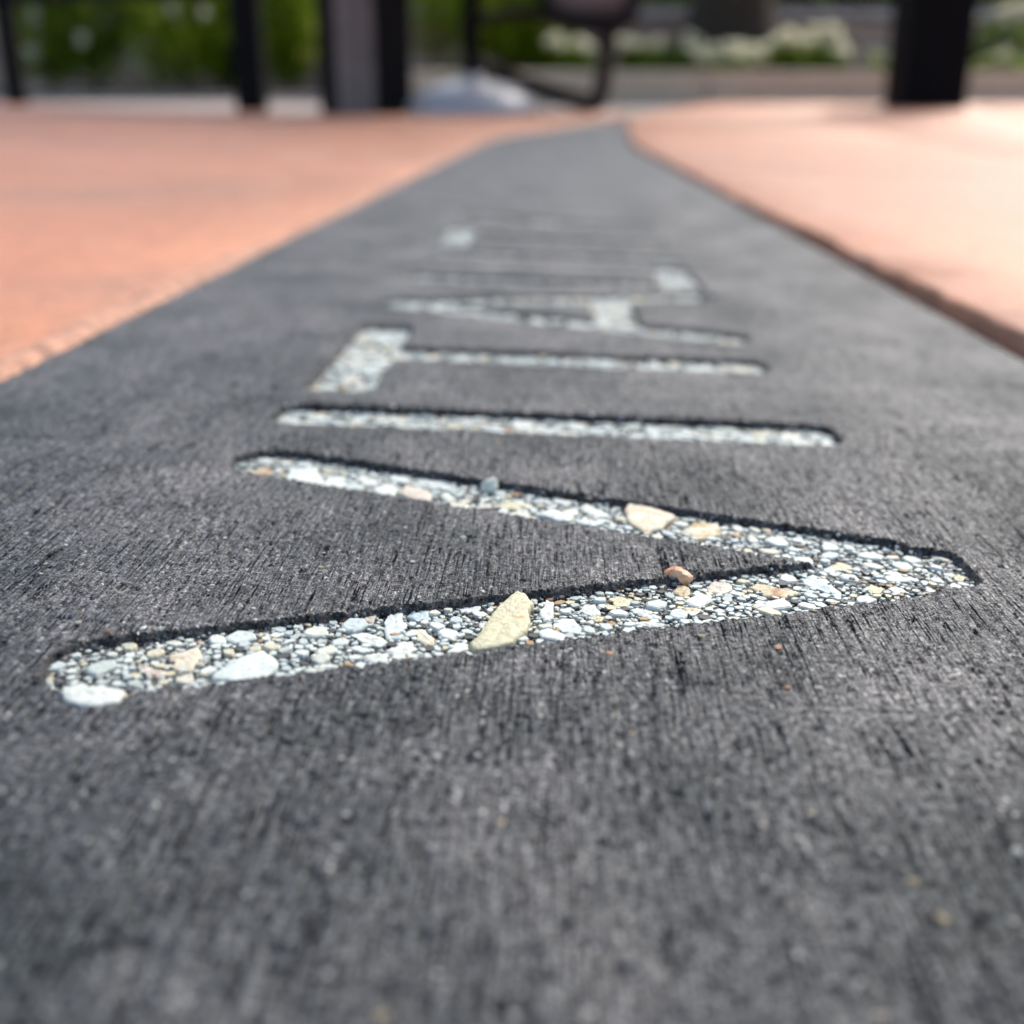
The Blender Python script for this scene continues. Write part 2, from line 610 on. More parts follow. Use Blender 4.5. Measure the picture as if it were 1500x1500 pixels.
def surf_height(X, Y, fine):
    mm = 0.001
    z = (vnoise(X / (8 * mm), Y / (14 * mm), 3) - .5) * .10 * mm
    z += (vnoise(X / (.50 * mm), Y / (7 * mm), 5) - .5) * .05 * mm
    p = vnoise(X / (.52 * mm), Y / (.80 * mm), 11) * .6 + vnoise(X / (.30 * mm), Y / (.45 * mm), 12) * .4
    z -= np.clip(p - .62, 0, 1) * 1.3 * mm
    big = vnoise(X / (1.1 * mm), Y / (1.5 * mm), 14)
    z -= np.clip(big - .88, 0, 1) * 2.0 * mm
    if fine:
        z += (vnoise(X / (.30 * mm), Y / (.42 * mm), 17) - .5) * .07 * mm
        z += (vnoise(X / (.24 * mm), Y / (2.2 * mm), 21) - .5) * .06 * mm
        z -= np.clip(vnoise(X / (.30 * mm), Y / (9 * mm), 23) - .74, 0, 1) * .8 * mm      # saw scratches
    return z


def grid_faces(nx, ny):
    i = np.arange((ny - 1) * (nx - 1))
    r, c = i // (nx - 1), i % (nx - 1)
    a = r * nx + c
    return np.stack([a, a + 1, a + nx + 1, a + nx], 1)


def sub_mesh(name, V, F):
    u, inv = np.unique(F.ravel(), return_inverse=True)
    return np_mesh(name, V[u], inv.reshape(F.shape))


slabV, slabF, base = [], [], 0
letter_parts = {k: [] for k in range(8)}


def patch(xs, ys, letters, fine):
    global base
    X, Y = np.meshgrid(xs, ys)
    X = X.ravel(); Y = Y.ravel()
    z = surf_height(X, Y, fine)
    edge = np.minimum.reduce([np.clip((Y - ys[0]) / .002, 0, 1), np.clip((ys[-1] - Y) / .002, 0, 1)])
    z = z * edge
    sd = np.full(len(X), 1.0); own = np.full(len(X), -1)
    mm = .001
    for k in letters:
        m = (Y > BOX[k][0] - .004) & (Y < BOX[k][1] + .004)
        if not m.any(): continue
        d = sd_letter(k, X[m], Y[m])
        d = d + (vnoise(X[m] / (1.0 * mm), Y[m] / (1.0 * mm), 31) - .5) * .42 * mm + (vnoise(X[m] / (.42 * mm), Y[m] / (.42 * mm), 33) - .5) * .20 * mm
        old = sd[m]
        sd[m] = np.minimum(old, d)
        o = own[m]; o[d < old] = k; own[m] = o
    t = np.clip(-sd / (.55 * mm), 0, 1)
    t = t * t * (3 - 2 * t)
    bed = -depth_at(Y) + (vnoise(X / (1.3 * mm), Y / (1.3 * mm), 41) - .5) * .35 * mm
    worn = -np.clip(1 - sd / (.9 * mm), 0, 1) * (sd > 0) * .12 * mm * (.4 + vnoise(X / (.6 * mm), Y / (.6 * mm), 44))
    z = (z + worn) * (1 - t) + bed * t
    V = np.stack([X, Y, z], 1)
    F = grid_faces(len(xs), len(ys))
    fs = sd[F].mean(1)
    ko = own[F[:, 0]]
    inside = fs < 0
    for k in letters:
        sel = inside & (ko == k)
        if sel.any(): letter_parts[k].append((V, F[sel]))
    slabV.append(V); slabF.append(F[~inside] + base); base += len(V)


def geo_rows(y0, y1, r):
    n = int(math.log(y1 / y0) / r) + 1
    return y0 * (y1 / y0) ** (np.arange(n + 1) / n)


xf = np.unique(np.concatenate([np.arange(SX0, -.062, .0006), np.arange(-.062, .062, .00018), np.arange(.062, SX1, .0006), [SX1]]))
Y_MID = 0.1632
patch(xf, geo_rows(.030, Y_MID, .0029), [0, 1], True)
xc = np.unique(np.concatenate([np.arange(SX0, SX1, .00045), [SX1]]))
patch(xc, geo_rows(Y_MID, .53, .0046), [2, 3, 4, 5, 6, 7], False)
# the rest of the strip: behind the camera, and onwards to its far end (follows the ground, turns right and narrows)


def coarse(ys):
    global base
    ts = np.linspace(0, 1, 9)
    P = []
    for y in ys:
        el, er = float(edge_l(y)), float(edge_r(y))
        for t in ts: P.append((el + (er - el) * t, y))
    P = np.array(P)
    Wd = to_ground(P[:, 0], P[:, 1])
    L = (MAI_np[:3, :3] @ Wd.T).T + MAI_np[:3, 3]
    bl = np.clip((P[:, 1] - .53) / .5, 0, 1)
    L[:, 2] *= bl
    L[:, 0] = P[:, 0]; L[:, 1] = P[:, 1]
    slabV.append(L); slabF.append(grid_faces(9, len(ys)) + base); base += len(L)


coarse(np.array([-.9, -.5, -.2, 0, .030]))
coarse(np.linspace(.53, Y_END, 60))
# sides of the slab
sv, sf = [], []
for ys, fn in ((np.concatenate([[-.9, 0, .03], geo_rows(.03, .53, .02), np.linspace(.55, Y_END, 50)]), edge_l), (np.concatenate([[-.9, 0, .03], geo_rows(.03, .53, .02), np.linspace(.55, Y_END, 50)]), edge_r)):
    b0 = len(sv)
    ex = fn(ys)
    Wd = to_ground(ex, ys)
    L = (MAI_np[:3, :3] @ Wd.T).T + MAI_np[:3, 3]
    zz = L[:, 2] * np.clip((ys - .53) / .5, 0, 1)
    for x, y, z in zip(ex, ys, zz):
        sv += [(x, y, z), (x, y, z - .03)]
    for i in range(len(ys) - 1):
        a = b0 + 2 * i
        sf.append((a, a + 1, a + 3, a + 2))
slabV.append(np.array(sv)); slabF.append(np.array(sf) + base)
link('slab', np_mesh('slab', np.concatenate(slabV), np.concatenate(slabF)), M['slab'], strip)

letter_obj = []
for k, (ch, _) in enumerate(LETTERS):
    V = np.concatenate([p[0] for p in letter_parts[k]])
    off, Fs = 0, []
    for p in letter_parts[k]:
        Fs.append(p[1] + off); off += len(p[0])
    Fk = np.concatenate(Fs)
    o = link('letter', sub_mesh('letter', V, Fk), M['shaded_wall'], strip)
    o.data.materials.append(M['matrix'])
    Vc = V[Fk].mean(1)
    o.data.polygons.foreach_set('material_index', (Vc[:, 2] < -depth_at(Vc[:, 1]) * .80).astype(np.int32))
    o['label'] = {0: 'letter V, nearest of the engraved letters', 1: 'letter I beside the V', 2: 'first letter T, with a bright broad bar', 3: 'letter A with a pale crossbar',
                  4: 'letter L after the A', 5: 'letter I after the L', 6: 'second letter T, far and blurred', 7: 'letter Y at the far end of the word'}[k]
    letter_obj.append(o)


# ------------------------------------------------------------------ stones set in the letters
def hull_stone(seed, npts=20, flat=.62, top=.30):
    """angular crushed stone worn flat on top"""
    rnd = random.Random(seed)
    sx, sy = rnd.uniform(.85, 1.3), rnd.uniform(.70, 1.05)
    n = rnd.choice((6, 7, 7, 8, 9))
    ph = rnd.uniform(0, 6.28)
    out = []
    for i in range(n):
        a = ph + 6.283 * (i + rnd.uniform(-.3, .3)) / n
        r = rnd.uniform(.82, 1.12)
        out.append((math.cos(a) * r * sx, math.sin(a) * r * sy))
    tx, ty = rnd.uniform(-.07, .07), rnd.uniform(-.07, .07)
    bm = bmesh.new()
    rings = []
    for k, z in ((.86, -flat), (1.0, 0.0), (.95, top * .7), (.80, top)):
        rings.append([bm.verts.new((x * k, y * k, z + (tx * x + ty * y if z > 0 else 0) + rnd.uniform(-.03, .03))) for x, y in out])
    for r0, r1 in zip(rings[:-1], rings[1:]):
        for i in range(n):
            bm.faces.new((r0[i], r0[(i + 1) % n], r1[(i + 1) % n], r1[i]))
    bm.faces.new(rings[-1]); bm.faces.new(rings[0][::-1])
    return bm_mesh('stone', bm)


STONES = [hull_stone(s) for s in range(14)]
for me in STONES: me.materials.append(M['stones'])


def prism_stone(poly, z0, z1, tilt=0.0, rnd=random):
    """irregular flat-topped stone from an outline"""
    n0 = len(poly)
    P = []
    for i in range(n0):
        a = Vector(poly[i]); b = Vector(poly[(i + 1) % n0])
        d = (b - a)
        nn = Vector((-d.y, d.x))
        for j in range(4):
            t = j / 4
            P.append(a + d * t + nn * (rnd.uniform(-.055, .055) if j else rnd.uniform(-.02, .02)))
    c = sum(P, Vector((0, 0))) / len(P)
    n = len(P)
    bm = bmesh.new()
    rings = []
    ymin = min(p.y for p in P)
    for s, f in ((1.04, 0.0), (1.03, .80), (1.0, .95), (.94, 1.0), (.55, 1.02), (.22, 1.0)):
        ring = []
        for p in P:
            q = c + (p - c) * s
            z = z0 + (z1 - z0) * f + tilt * (q.y - ymin) * (1 if f > 0 else 0)
            if f >= .9: z += rnd.uniform(-.00007, .00007)
            ring.append(bm.verts.new((q.x, q.y, z)))
        rings.append(ring)
    for r0, r1 in zip(rings[:-1], rings[1:]):
        for i in range(n):
            bm.faces.new((r0[i], r0[(i + 1) % n], r1[(i + 1) % n], r1[i]))
    bm.faces.new(rings[-1]); bm.faces.new(rings[0][::-1])
    return bm_mesh('stone', bm, True)


cream = mat_stone('cream_stone', (0.545, 0.517, 0.338), (0.442, 0.304, 0.127), .06)
white = mat_stone('white_stone', (0.589, 0.623, 0.556))
bluew = mat_stone('blue_white_stone', (0.530, 0.600, 0.563), (0.618, 0.646, 0.584), .45)
peach = mat_stone('peach_stone', (0.589, 0.502, 0.352), (0.589, 0.578, 0.465), .4)
pinkw = mat_stone('pink_white_stone', (0.574, 0.517, 0.422), (0.456, 0.289, 0.169), .12)
tan_ = mat_stone('tan_stone', (0.515, 0.441, 0.282), (0.331, 0.167, 0.063), .28)
ochre = mat_stone('ochre_stone', (0.405, 0.289, 0.113), (0.552, 0.532, 0.408), .55)
orange = mat_stone('orange_stone', (0.62, 0.28, 0.13), (0.76, 0.50, 0.32), .45)
sage = mat_stone('grey_green_stone', (0.66, 0.68, 0.58))
bluec = mat_stone('blue_clear_stone', (0.456, 0.555, 0.535), (0.589, 0.631, 0.570), .45)
rust = mat_stone('rust_stone', (0.162, 0.084, 0.035), (0.074, 0.061, 0.049), .4)

occupied = {k: [] for k in range(8)}
n_stone = 0
# outline in photo pixels, material, top height, tilt
HERO = [
    ([(689, 943), (700, 930), (712, 914), (730, 892), (744, 880), (757, 871), (770, 874), (775, 881), (781, 886), (773, 896), (776, 908), (771, 923), (748, 940), (720, 946), (698, 949)], cream, -.0005, .09, 'flat cream stone, largest in the V'),
    ([(88, 1013), (105, 1003), (150, 1005), (182, 1010), (170, 1026), (135, 1033), (100, 1028)], white, -.0002, 0, None),
    ([(310, 992), (335, 968), (385, 953), (405, 966), (407, 976), (385, 993), (340, 996)], bluew, -.0007, .03, None),
    ([(247, 960), (290, 949), (297, 962), (280, 982), (256, 980)], peach, -.0008, .05, None),
    ([(196, 967), (205, 972), (246, 983), (240, 991), (218, 991), (206, 981)], pinkw, -.0009, 0, None),
    ([(255, 1012), (320, 998), (318, 1002), (262, 1016)], white, -.0006, 0, None),
    ([(446, 983), (472, 973), (494, 974), (470, 983), (450, 986)], white, -.0006, 0, None),
    ([(514, 930), (530, 926), (560, 934), (568, 940), (556, 948), (530, 940)], white, -.0010, 0, None),
    ([(562, 912), (572, 900), (590, 898), (595, 920), (590, 936), (566, 934)], bluew, -.0009, .05, None),
    ([(596, 903), (612, 885), (628, 893), (629, 903), (612, 910)], bluec, -.0010, .1, None),
    ([(602, 922), (618, 921), (637, 935), (634, 945), (617, 942)], peach, -.0010, 0, None),
    ([(565, 953), (590, 939), (604, 940), (610, 950), (590, 960), (575, 959)], white, -.0009, 0, None),
    ([(530, 962), (552, 956), (566, 957), (566, 968), (548, 972)], white, -.0009, 0, None),
    ([(655, 956), (668, 941), (684, 943), (687, 951), (672, 955)], bluew, -.0008, 0, None),
    ([(664, 890), (678, 882), (705, 884), (703, 893), (683, 897)], bluew, -.0011, 0, None),
    ([(790, 900), (800, 880), (812, 884), (811, 905), (797, 910)], bluew, -.0010, .06, None),
    ([(810, 915), (820, 907), (840, 905), (853, 920), (848, 928), (825, 926)], bluew, -.0010, 0, None),
    ([(848, 895), (856, 886), (872, 886), (880, 900), (868, 904)], white, -.0010, 0, None),
    ([(892, 876), (908, 874), (926, 878), (920, 888), (902, 889)], cream, -.0010, 0, None),
    ([(922, 894), (934, 890), (955, 896), (970, 906), (950, 906)], white, -.0010, 0, None),
    ([(928, 912), (945, 910), (980, 915), (965, 919), (935, 919)], white, -.0008, 0, None),
    ([(1002, 891), (1016, 889), (1030, 894), (1018, 900), (1006, 898)], peach, -.0010, 0, None),
    ([(1034, 861), (1046, 852), (1068, 855), (1074, 864), (1058, 870), (1040, 868)], pinkw, -.0011, .05, None),
    ([(1098, 860), (1110, 855), (1150, 863), (1172, 868), (1150, 876), (1120, 873)], tan_, -.0010, .04, None),
    ([(1172, 848), (1190, 842), (1208, 848), (1232, 868), (1230, 876), (1200, 864), (1180, 858)], bluec, -.0010, .02, None),
    ([(1255, 874), (1270, 872), (1284, 877), (1272, 884), (1256, 880)], white, -.0007, 0, None),
    ([(1268, 862), (1276, 856), (1296, 862), (1290, 869), (1275, 868)], cream, -.0010, 0, None),
    ([(1296, 846), (1312, 838), (1340, 848), (1325, 852), (1300, 850)], white, -.0011, .05, None),
    ([(1300, 862), (1312, 858), (1330, 867), (1315, 870)], white, -.0010, 0, None),
    ([(1397, 844), (1404, 841), (1418, 846), (1408, 852), (1398, 850)], cream, -.0010, 0, None),
    ([(1216, 829), (1230, 823), (1248, 829), (1240, 835), (1222, 835)], cream, -.0010, 0, None),
    # far arm of the V
    ([(916, 747), (922, 738), (930, 733), (958, 746), (988, 755), (970, 772), (945, 777), (924, 766)], peach, -.0006, .05, None),
    ([(996, 778), (1018, 766), (1052, 766), (1058, 778), (1046, 788), (1020, 790)], ochre, -.0009, .03, None),
    ([(706, 718), (705, 706), (714, 702), (726, 704), (729, 714), (722, 723)], sage, -.0005, .2, None),
    ([(847, 745), (858, 738), (890, 752), (893, 757), (872, 757)], white, -.0009, .02, None),
    ([(789, 753), (808, 745), (840, 756), (832, 763), (812, 761)], bluew, -.0007, 0, None),
    ([(842, 763), (856, 758), (884, 768), (866, 770)], white, -.0007, 0, None),
    ([(722, 740), (745, 734), (778, 739), (766, 747), (736, 746)], cream, -.0008, 0, None),
    ([(368, 692), (384, 684), (399, 690), (396, 700), (374, 699)], tan_, -.0008, 0, None),
    ([(417, 706), (424, 687), (465, 684), (470, 708), (440, 710)], bluew, -.0007, .02, None),
    ([(470, 712), (482, 698), (505, 698), (508, 712), (488, 716)], white, -.0008, .02, None),
    ([(520, 702), (530, 696), (560, 705), (552, 712), (532, 710)], white, -.0010, .02, None),
    ([(545, 716), (560, 710), (582, 714), (578, 726), (556, 724)], white, -.0007, 0, None),
    ([(585, 722), (596, 710), (632, 722), (628, 733), (602, 730)], pinkw, -.0007, .02, None),
    ([(608, 702), (622, 698), (672, 714), (668, 722), (632, 714)], bluew, -.0012, .02, None),
    ([(644, 728), (652, 720), (668, 732), (664, 737)], sage, -.0008, 0, None),
    # tall pebbles leaning on the near arm's back wall
    ([(978, 855), (976, 842), (986, 834), (1002, 836), (1010, 846), (1004, 858)], orange, -.0002, .12, 'rough orange pebble standing against the back edge of the V'),
    ([(985, 868), (992, 858), (1008, 860), (1012, 870), (1000, 874)], tan_, -.0010, .05, None),
    ([(195, 938), (205, 922), (218, 920), (224, 930), (214, 938)], white, -.0006, .15, None),
    ([(226, 934), (228, 920), (240, 918), (243, 930), (236, 936)], white, -.0006, .15, None),
    ([(150, 946), (152, 934), (163, 926), (168, 934), (160, 945)], rust, -.0005, .12, 'rusty brown crumb at the left end of the V'),
    ([(517, 905), (518, 895), (530, 890), (552, 903), (545, 914)], pinkw, -.0008, .08, None),
    ([(868, 905), (874, 902), (886, 905), (880, 911), (870, 910)], cream, -.0010, 0, None),
    ([(888, 912), (896, 909), (904, 913), (894, 917)], tan_, -.0010, 0, None),
    # first T: broad pale pieces in its bar
]
hero_rnd = random.Random(3)
for poly, mat, top, tilt, lab in HERO:
    tall = top > -.0007 and tilt > .1
    if not tall: top = max(top, -.0010) if top > -.00075 else -.00102
    yc_ = pix_a(poly[0][0], poly[0][1], -.001)[1]
    dz = 1.22e-3 - float(depth_at(yc_))
    top += dz; ZB = -float(depth_at(yc_)) - .0004
    P = [pix_a(px, py, top) for px, py in poly]
    # orientation
    ar = sum(P[i][0] * P[(i + 1) % len(P)][1] - P[(i + 1) % len(P)][0] * P[i][1] for i in range(len(P)))
    if ar < 0: P = P[::-1]
    if tall:
        zc = -float(depth_at(yc_))
        us = [p[0] for p in poly]; vs_ = [p[1] for p in poly]
        D_ = math.hypot(HA, P[0][1]) / FPX
        wx, hz = (max(us) - min(us)) * D_ * .62, (max(vs_) - min(vs_)) * D_ * .64
        bx_, by_ = pix_a((max(us) + min(us)) / 2, max(vs_), zc)
        bm = bmesh.new(); bmesh.ops.create_icosphere(bm, subdivisions=3, radius=1)
        dirs = [Vector((hero_rnd.gauss(0, 1), hero_rnd.gauss(0, 1), hero_rnd.gauss(0, 1))).normalized() for _ in range(26)]
        for v in bm.verts:
            n_ = v.co.copy()
            q = min(hero_c / max(n_.dot(d_), .05) for d_, hero_c in zip(dirs, [.80 + .012 * i_ for i_ in range(26)]))
            v.co = n_ * min(q, 1.12) * (1 + hero_rnd.uniform(-.05, .05))
            v.co = Vector((bx_ + v.co.x * wx, by_ + wx * .45 + v.co.y * wx * .7, zc + hz * .62 + v.co.z * hz))
        me = bm_mesh('stone', bm, False)
    else:
        me = prism_stone(P, ZB, top, tilt * .35, hero_rnd)
    cx = sum(p[0] for p in P) / len(P); cy = sum(p[1] for p in P) / len(P)
    k = 0
    o = link('stone', me, mat, letter_obj[k])
    if lab: o['label'] = lab
    r = math.sqrt(abs(ar) / 2 / math.pi)
    xs = [p[0] for p in P]; ys = [p[1] for p in P]
    # cover the outline with a few discs for packing
    dia = max(math.hypot(p[0] - q[0], p[1] - q[1]) for p in P for q in P)
    hw_ = min(abs(ar) / 2 / dia * .5, r)
    for (qx, qy) in P:
        L_ = math.hypot(qx - cx, qy - cy)
        for f_ in (.25, .5, 1.0):
            g_ = max(0.0, L_ - hw_ * .55) * f_ / (L_ + 1e-9)
            occupied[k].append((cx + (qx - cx) * g_, cy + (qy - cy) * g_, hw_ * .55))
    occupied[k].append((cx, cy, hw_))
    n_stone += 1


class Pack:
    def __init__(self, k, cell=.0012):
        self.k = k; self.cell = cell; self.g = {}
        for c in occupied[k]: self.add(*c)

    def add(self, x, y, r):
        self.g.setdefault((int(x // self.cell), int(y // self.cell)), []).append((x, y, r))

    def free(self, x, y, r, ov, rmax=.0030):
        n = int((r + rmax) / self.cell) + 1
        cx, cy = int(x // self.cell), int(y // self.cell)
        for i in range(cx - n, cx + n + 1):
            for j in range(cy - n, cy + n + 1):
                for (a, b, s) in self.g.get((i, j), ()):
                    if (a - x) ** 2 + (b - y) ** 2 < ((r + s) * ov) ** 2:
                        return False
        return True


def place(letter_k, x, y, r, rnd):
    me = STONES[rnd.randrange(len(STONES))]
    o = bpy.data.objects.new('stone', me)
    COL.objects.link(o)
    o.parent = letter_obj[letter_k]
    o.location = (x, y, -float(depth_at(y)) + rnd.uniform(.00005, .00018))
    o.rotation_euler = (rnd.uniform(-.05, .05), rnd.uniform(-.05, .05), rnd.uniform(0, 6.28))
    o.scale = (r * 1.06, r * 1.06, rnd.uniform(.0007, .0011))


# (count of picked-apart stones by size), chips per letter
PLAN = {0: [(5, .0012, .0016), (40, .0008, .0012), (68, .0005, .0008)], 1: [(16, .0013, .0020), (16, .0009, .0013)], 2: [(20, .0015, .0024), (16, .001, .0015)],
        3: [(20, .0015, .0024)], 4: [(16, .0015, .0024)], 5: [(8, .0015, .0022)], 6: [(10, .0018, .0026)], 7: [(8, .0018, .0026)]}
CHIPS = {0: [(700, .00036, .00052), (5200, .00015, .00034)], 1: [(260, .0006, .0010), (900, .0003, .0005)], 2: [(420, .0007, .0012), (900, .0004, .0006)],
         3: [(450, .0008, .0013), (700, .0004, .0007)], 4: [(300, .0008, .0013), (300, .0005, .0007)], 5: [(150, .0008, .0013), (200, .0005, .0007)],
         6: [(260, .0009, .0014), (200, .0005, .0008)], 7: [(260, .0009, .0014), (200, .0005, .0008)]}
_ico = bmesh.new(); bmesh.ops.create_icosphere(_ico, subdivisions=1, radius=1.0)
ICO_V = np.array([v.co[:] for v in _ico.verts]); _ico.verts.index_update()
ICO_F = np.array([[v.index for v in f.verts] for f in _ico.faces]); _ico.free()
rs = np.random.RandomState(5)
for k in range(8):
    rnd = random.Random(100 + k)
    pk = Pack(k)
    ylo, yhi = BOX[k]

    def sample(cnt, r0, r1, ov, inset, tries=60):
        out = []
        for _ in range(cnt * tries):
            if len(out) >= cnt: break
            r = rnd.uniform(r0, r1)
            x, y = rnd.uniform(-.045, .045), rnd.uniform(ylo, yhi)
            d = float(sd_letter(k, np.array([x]), np.array([y]))[0]) if True else 0
            if d > -(r * inset + .0002): continue
            if not pk.free(x, y, r, ov): continue
            pk.add(x, y, r); out.append((x, y, r))
        return out
    for cnt, r0, r1 in PLAN[k]:
        for (x, y, r) in sample(cnt, r0, r1, .93, .85):
            if n_stone >= 298: break
            place(k, x, y, r, rnd); n_stone += 1
    cs = []
    for cnt, r0, r1 in CHIPS[k]:
        cs += sample(cnt, r0, r1, .84, .9, 12)
    # loose crumbs caught on the groove's walls
    n = len(cs)
    c = np.array(cs)
    A = rs.rand(n) * 6.28
    jit = 1 + (rs.rand(n, len(ICO_V), 1) - .5) * .55
    L = ICO_V[None] * jit * c[:, 2][:, None, None] * 1.1
    L = L * np.stack([.8 + .6 * rs.rand(n), .7 + .4 * rs.rand(n), .45 + .35 * rs.rand(n)], 1)[:, None, :]
    ca, sa = np.cos(A)[:, None], np.sin(A)[:, None]
    x = L[:, :, 0] * ca - L[:, :, 1] * sa + c[:, 0][:, None]
    y = L[:, :, 0] * sa + L[:, :, 1] * ca + c[:, 1][:, None]
    zz = np.minimum(L[:, :, 2], .00012) + (-depth_at(c[:, 1]) + .00008 + .00022 * rs.rand(n))[:, None]
    V = np.stack([x, y, zz], 2).reshape(-1, 3)
    F = (ICO_F[None] + (np.arange(n) * len(ICO_V))[:, None, None]).reshape(-1, 3)
    o = link('stone_chips', np_mesh('stone_chips', V, F, False), M['chips'], letter_obj[k])
    o['kind'] = 'stuff'
def crumbs(k, cnt, r0, r1, seed):
    rr = np.random.RandomState(seed)
    ylo, yhi = BOX[k]
    x = rr.uniform(-.042, .046, cnt * 26); y = rr.uniform(ylo, yhi, cnt * 26)
    d = sd_letter(k, x, y)
    m = (d < -.00008) & (d > -.00062)
    m &= sd_letter(k, x, y + .0003) > d + .0001       # only where the far side rises
    x, y, d = x[m][:cnt], y[m][:cnt], d[m][:cnt]
    n = len(x)
    t = np.clip(-d / .00055, 0, 1); t = t * t * (3 - 2 * t)
    r = r0 + (r1 - r0) * rr.rand(n) ** 2
    L = ICO_V[None] * (1 + (rr.rand(n, len(ICO_V), 1) - .5) * .6) * r[:, None, None]
    V = L + np.stack([x, y, -depth_at(y) * t * .92 + r * .1], 1)[:, None, :]
    F = (ICO_F[None] + (np.arange(n) * len(ICO_V))[:, None, None]).reshape(-1, 3)
    o = link('edge_crumbs', np_mesh('edge_crumbs', V.reshape(-1, 3), F, False), M['crumb'], letter_obj[k])
    o['kind'] = 'stuff'


crumbs(0, 1700, .00009, .00030, 1)
crumbs(1, 900, .00012, .00035, 2)
crumbs(2, 900, .00015, .0004, 3)
print('stones', n_stone)

# grains showing in the dark surface, at their places in the photo
GR = [(893, 957, 7, orange), (1140, 948, 8, orange), (1028, 932, 6, tan_), (1338, 1292, 10, tan_), (1380, 1345, 12, tan_), (1154, 1007, 6, orange), (927, 1075, 6, tan_),
      (1094, 1103, 6, white), (476, 1060, 6, white), (470, 831, 6, tan_), (678, 787, 6, white), (605, 823, 6, white), (1170, 1040, 5, peach), (1390, 1000, 5, tan_),
      (1126, 783, 6, pinkw), (1192, 895, 6, tan_), (1248, 847, 6, pinkw), (898, 1049, 5, peach), (1118, 1209, 8, pinkw), (1188, 1192, 8, peach), (735, 1205, 8, tan_),
      (560, 1490, 14, tan_), (1290, 1490, 14, pinkw), (650, 1096, 6, white), (1490, 1247, 9, white), (115, 912, 7, pinkw), (835, 951, 5, white), (1036, 912, 4, white)]
for px, py, rp, mt in GR:
    x, y = pix_a(px, py)
    r = .72 * rp / FPX * math.hypot(x, y, HA)
    me = hull_stone(int(px * 7 + py), 16, .5, .25)
    o = link('grain', me, mt, strip)
    o.location = (x, y, r * .05); o.scale = (r, r * 1.3, r); o.rotation_euler = (0, 0, px)

# ------------------------------------------------------------------ ground and pavements
xs = np.unique(np.concatenate([np.linspace(-60, -4, 12), np.linspace(-4, 4, 60), np.linspace(4, 60, 12)]))
ys = np.unique(np.concatenate([np.linspace(-60, -3, 12), np.linspace(-3, 7, 80), np.linspace(7, 120, 14)]))
X, Y = np.meshgrid(xs, ys); X = X.ravel(); Y = Y.ravel()
g = link('ground', np_mesh('ground', np.stack([X, Y, ground_z(X, Y) - .026], 1), grid_faces(len(xs), len(ys))), M['earth'])
prop(g, kind='structure')

PV = .42
GAP = .004


def make_pavement(name, side, y_first, y_last, off, n_across, raise_):
    """rows of pavers beside the strip; u runs outward from the strip's edge"""
    ef = edge_l if side < 0 else edge_r
    root_u0 = .0035 if side < 0 else .004
    # mortar bed
    ys_ = np.linspace(y_first, y_last, 70)
    us = np.linspace(0, root_u0 + n_across * PV, 14)
    P = np.array([(float(ef(y)) + side * u, y) for y in ys_ for u in us])
    Wb = to_ground(P[:, 0], P[:, 1]); Wb[:, 2] -= (.0015 if side < 0 else .006)
    bed = link(name, np_mesh(name, Wb, grid_faces(len(us), len(ys_))), M['mortar'])
    prop(bed, kind='structure')
    rnd = random.Random(50 + side)
    for c in range(n_across):
        u0 = root_u0 + c * PV; u1 = u0 + PV - GAP
        yy = y_first + ((off + c * .5) % 1.0) * PV - PV
        while yy < y_last:
            a, b = max(yy, y_first), min(yy + PV - GAP, y_last)
            yy += PV
            if b - a < .04: continue
            near = (c == 0 and a < 1.4 and b > 0)
            nu, nv = (14, 110) if near else (3, 6)
            lift = raise_ + rnd.uniform(-.0006, .0006)
            V = []
            bev = .0016 if side < 0 else .0013
            # profile across: side wall, bevel, top, bevel, side wall
            up = np.concatenate([[u0, u0 + bev * .08, u0 + bev * .35, u0 + bev], np.linspace(u0 + bev, u1 - bev, nu)[1:-1], [u1 - bev, u1 - bev * .35, u1]])
            zp = np.concatenate([[-.02, -bev * .9, -bev * .3, 0], np.zeros(nu - 2), [0, -bev * .3, -.02]])
            vp = np.concatenate([[a, a + bev * .35, a + bev], np.linspace(a + bev, b - bev, nv)[1:-1], [b - bev, b - bev * .35, b]])
            zv = np.concatenate([[-.02, -bev * .3, 0], np.zeros(nv - 2), [0, -bev * .3, -.02]])
            U, Vv = np.meshgrid(up, vp); ZU, ZV = np.meshgrid(zp, zv)
            Z = np.minimum(ZU, ZV).ravel(); U = U.ravel(); Vv = Vv.ravel()
            ed = np.exp(-(U - u0) / .006)
            wob = (vnoise(Vv / .030, U / .05, 7 + c) - .5) * .0026 + (vnoise(Vv / .007, U / .05, 9) - .5) * .0016
            Un = U + (wob * ed if near else 0) 
            Zn = Z - (np.clip(vnoise(Vv / .012, U / .004, 19) - .5, 0, 1) * .0035 * ed if near else 0)
            Zn = Zn + (vnoise(Vv / .09 + c, U / .09, 77) - .5) * .0007
            xa = ef(Vv) + side * Un
            Wp = to_ground(xa, Vv)
            Wp[:, 2] += lift + Zn
            F = grid_faces(len(up), len(vp))
            if side < 0: F = F[:, ::-1]
            o = link('paver', np_mesh('paver', Wp, F), M['paver'], bed)
    return bed


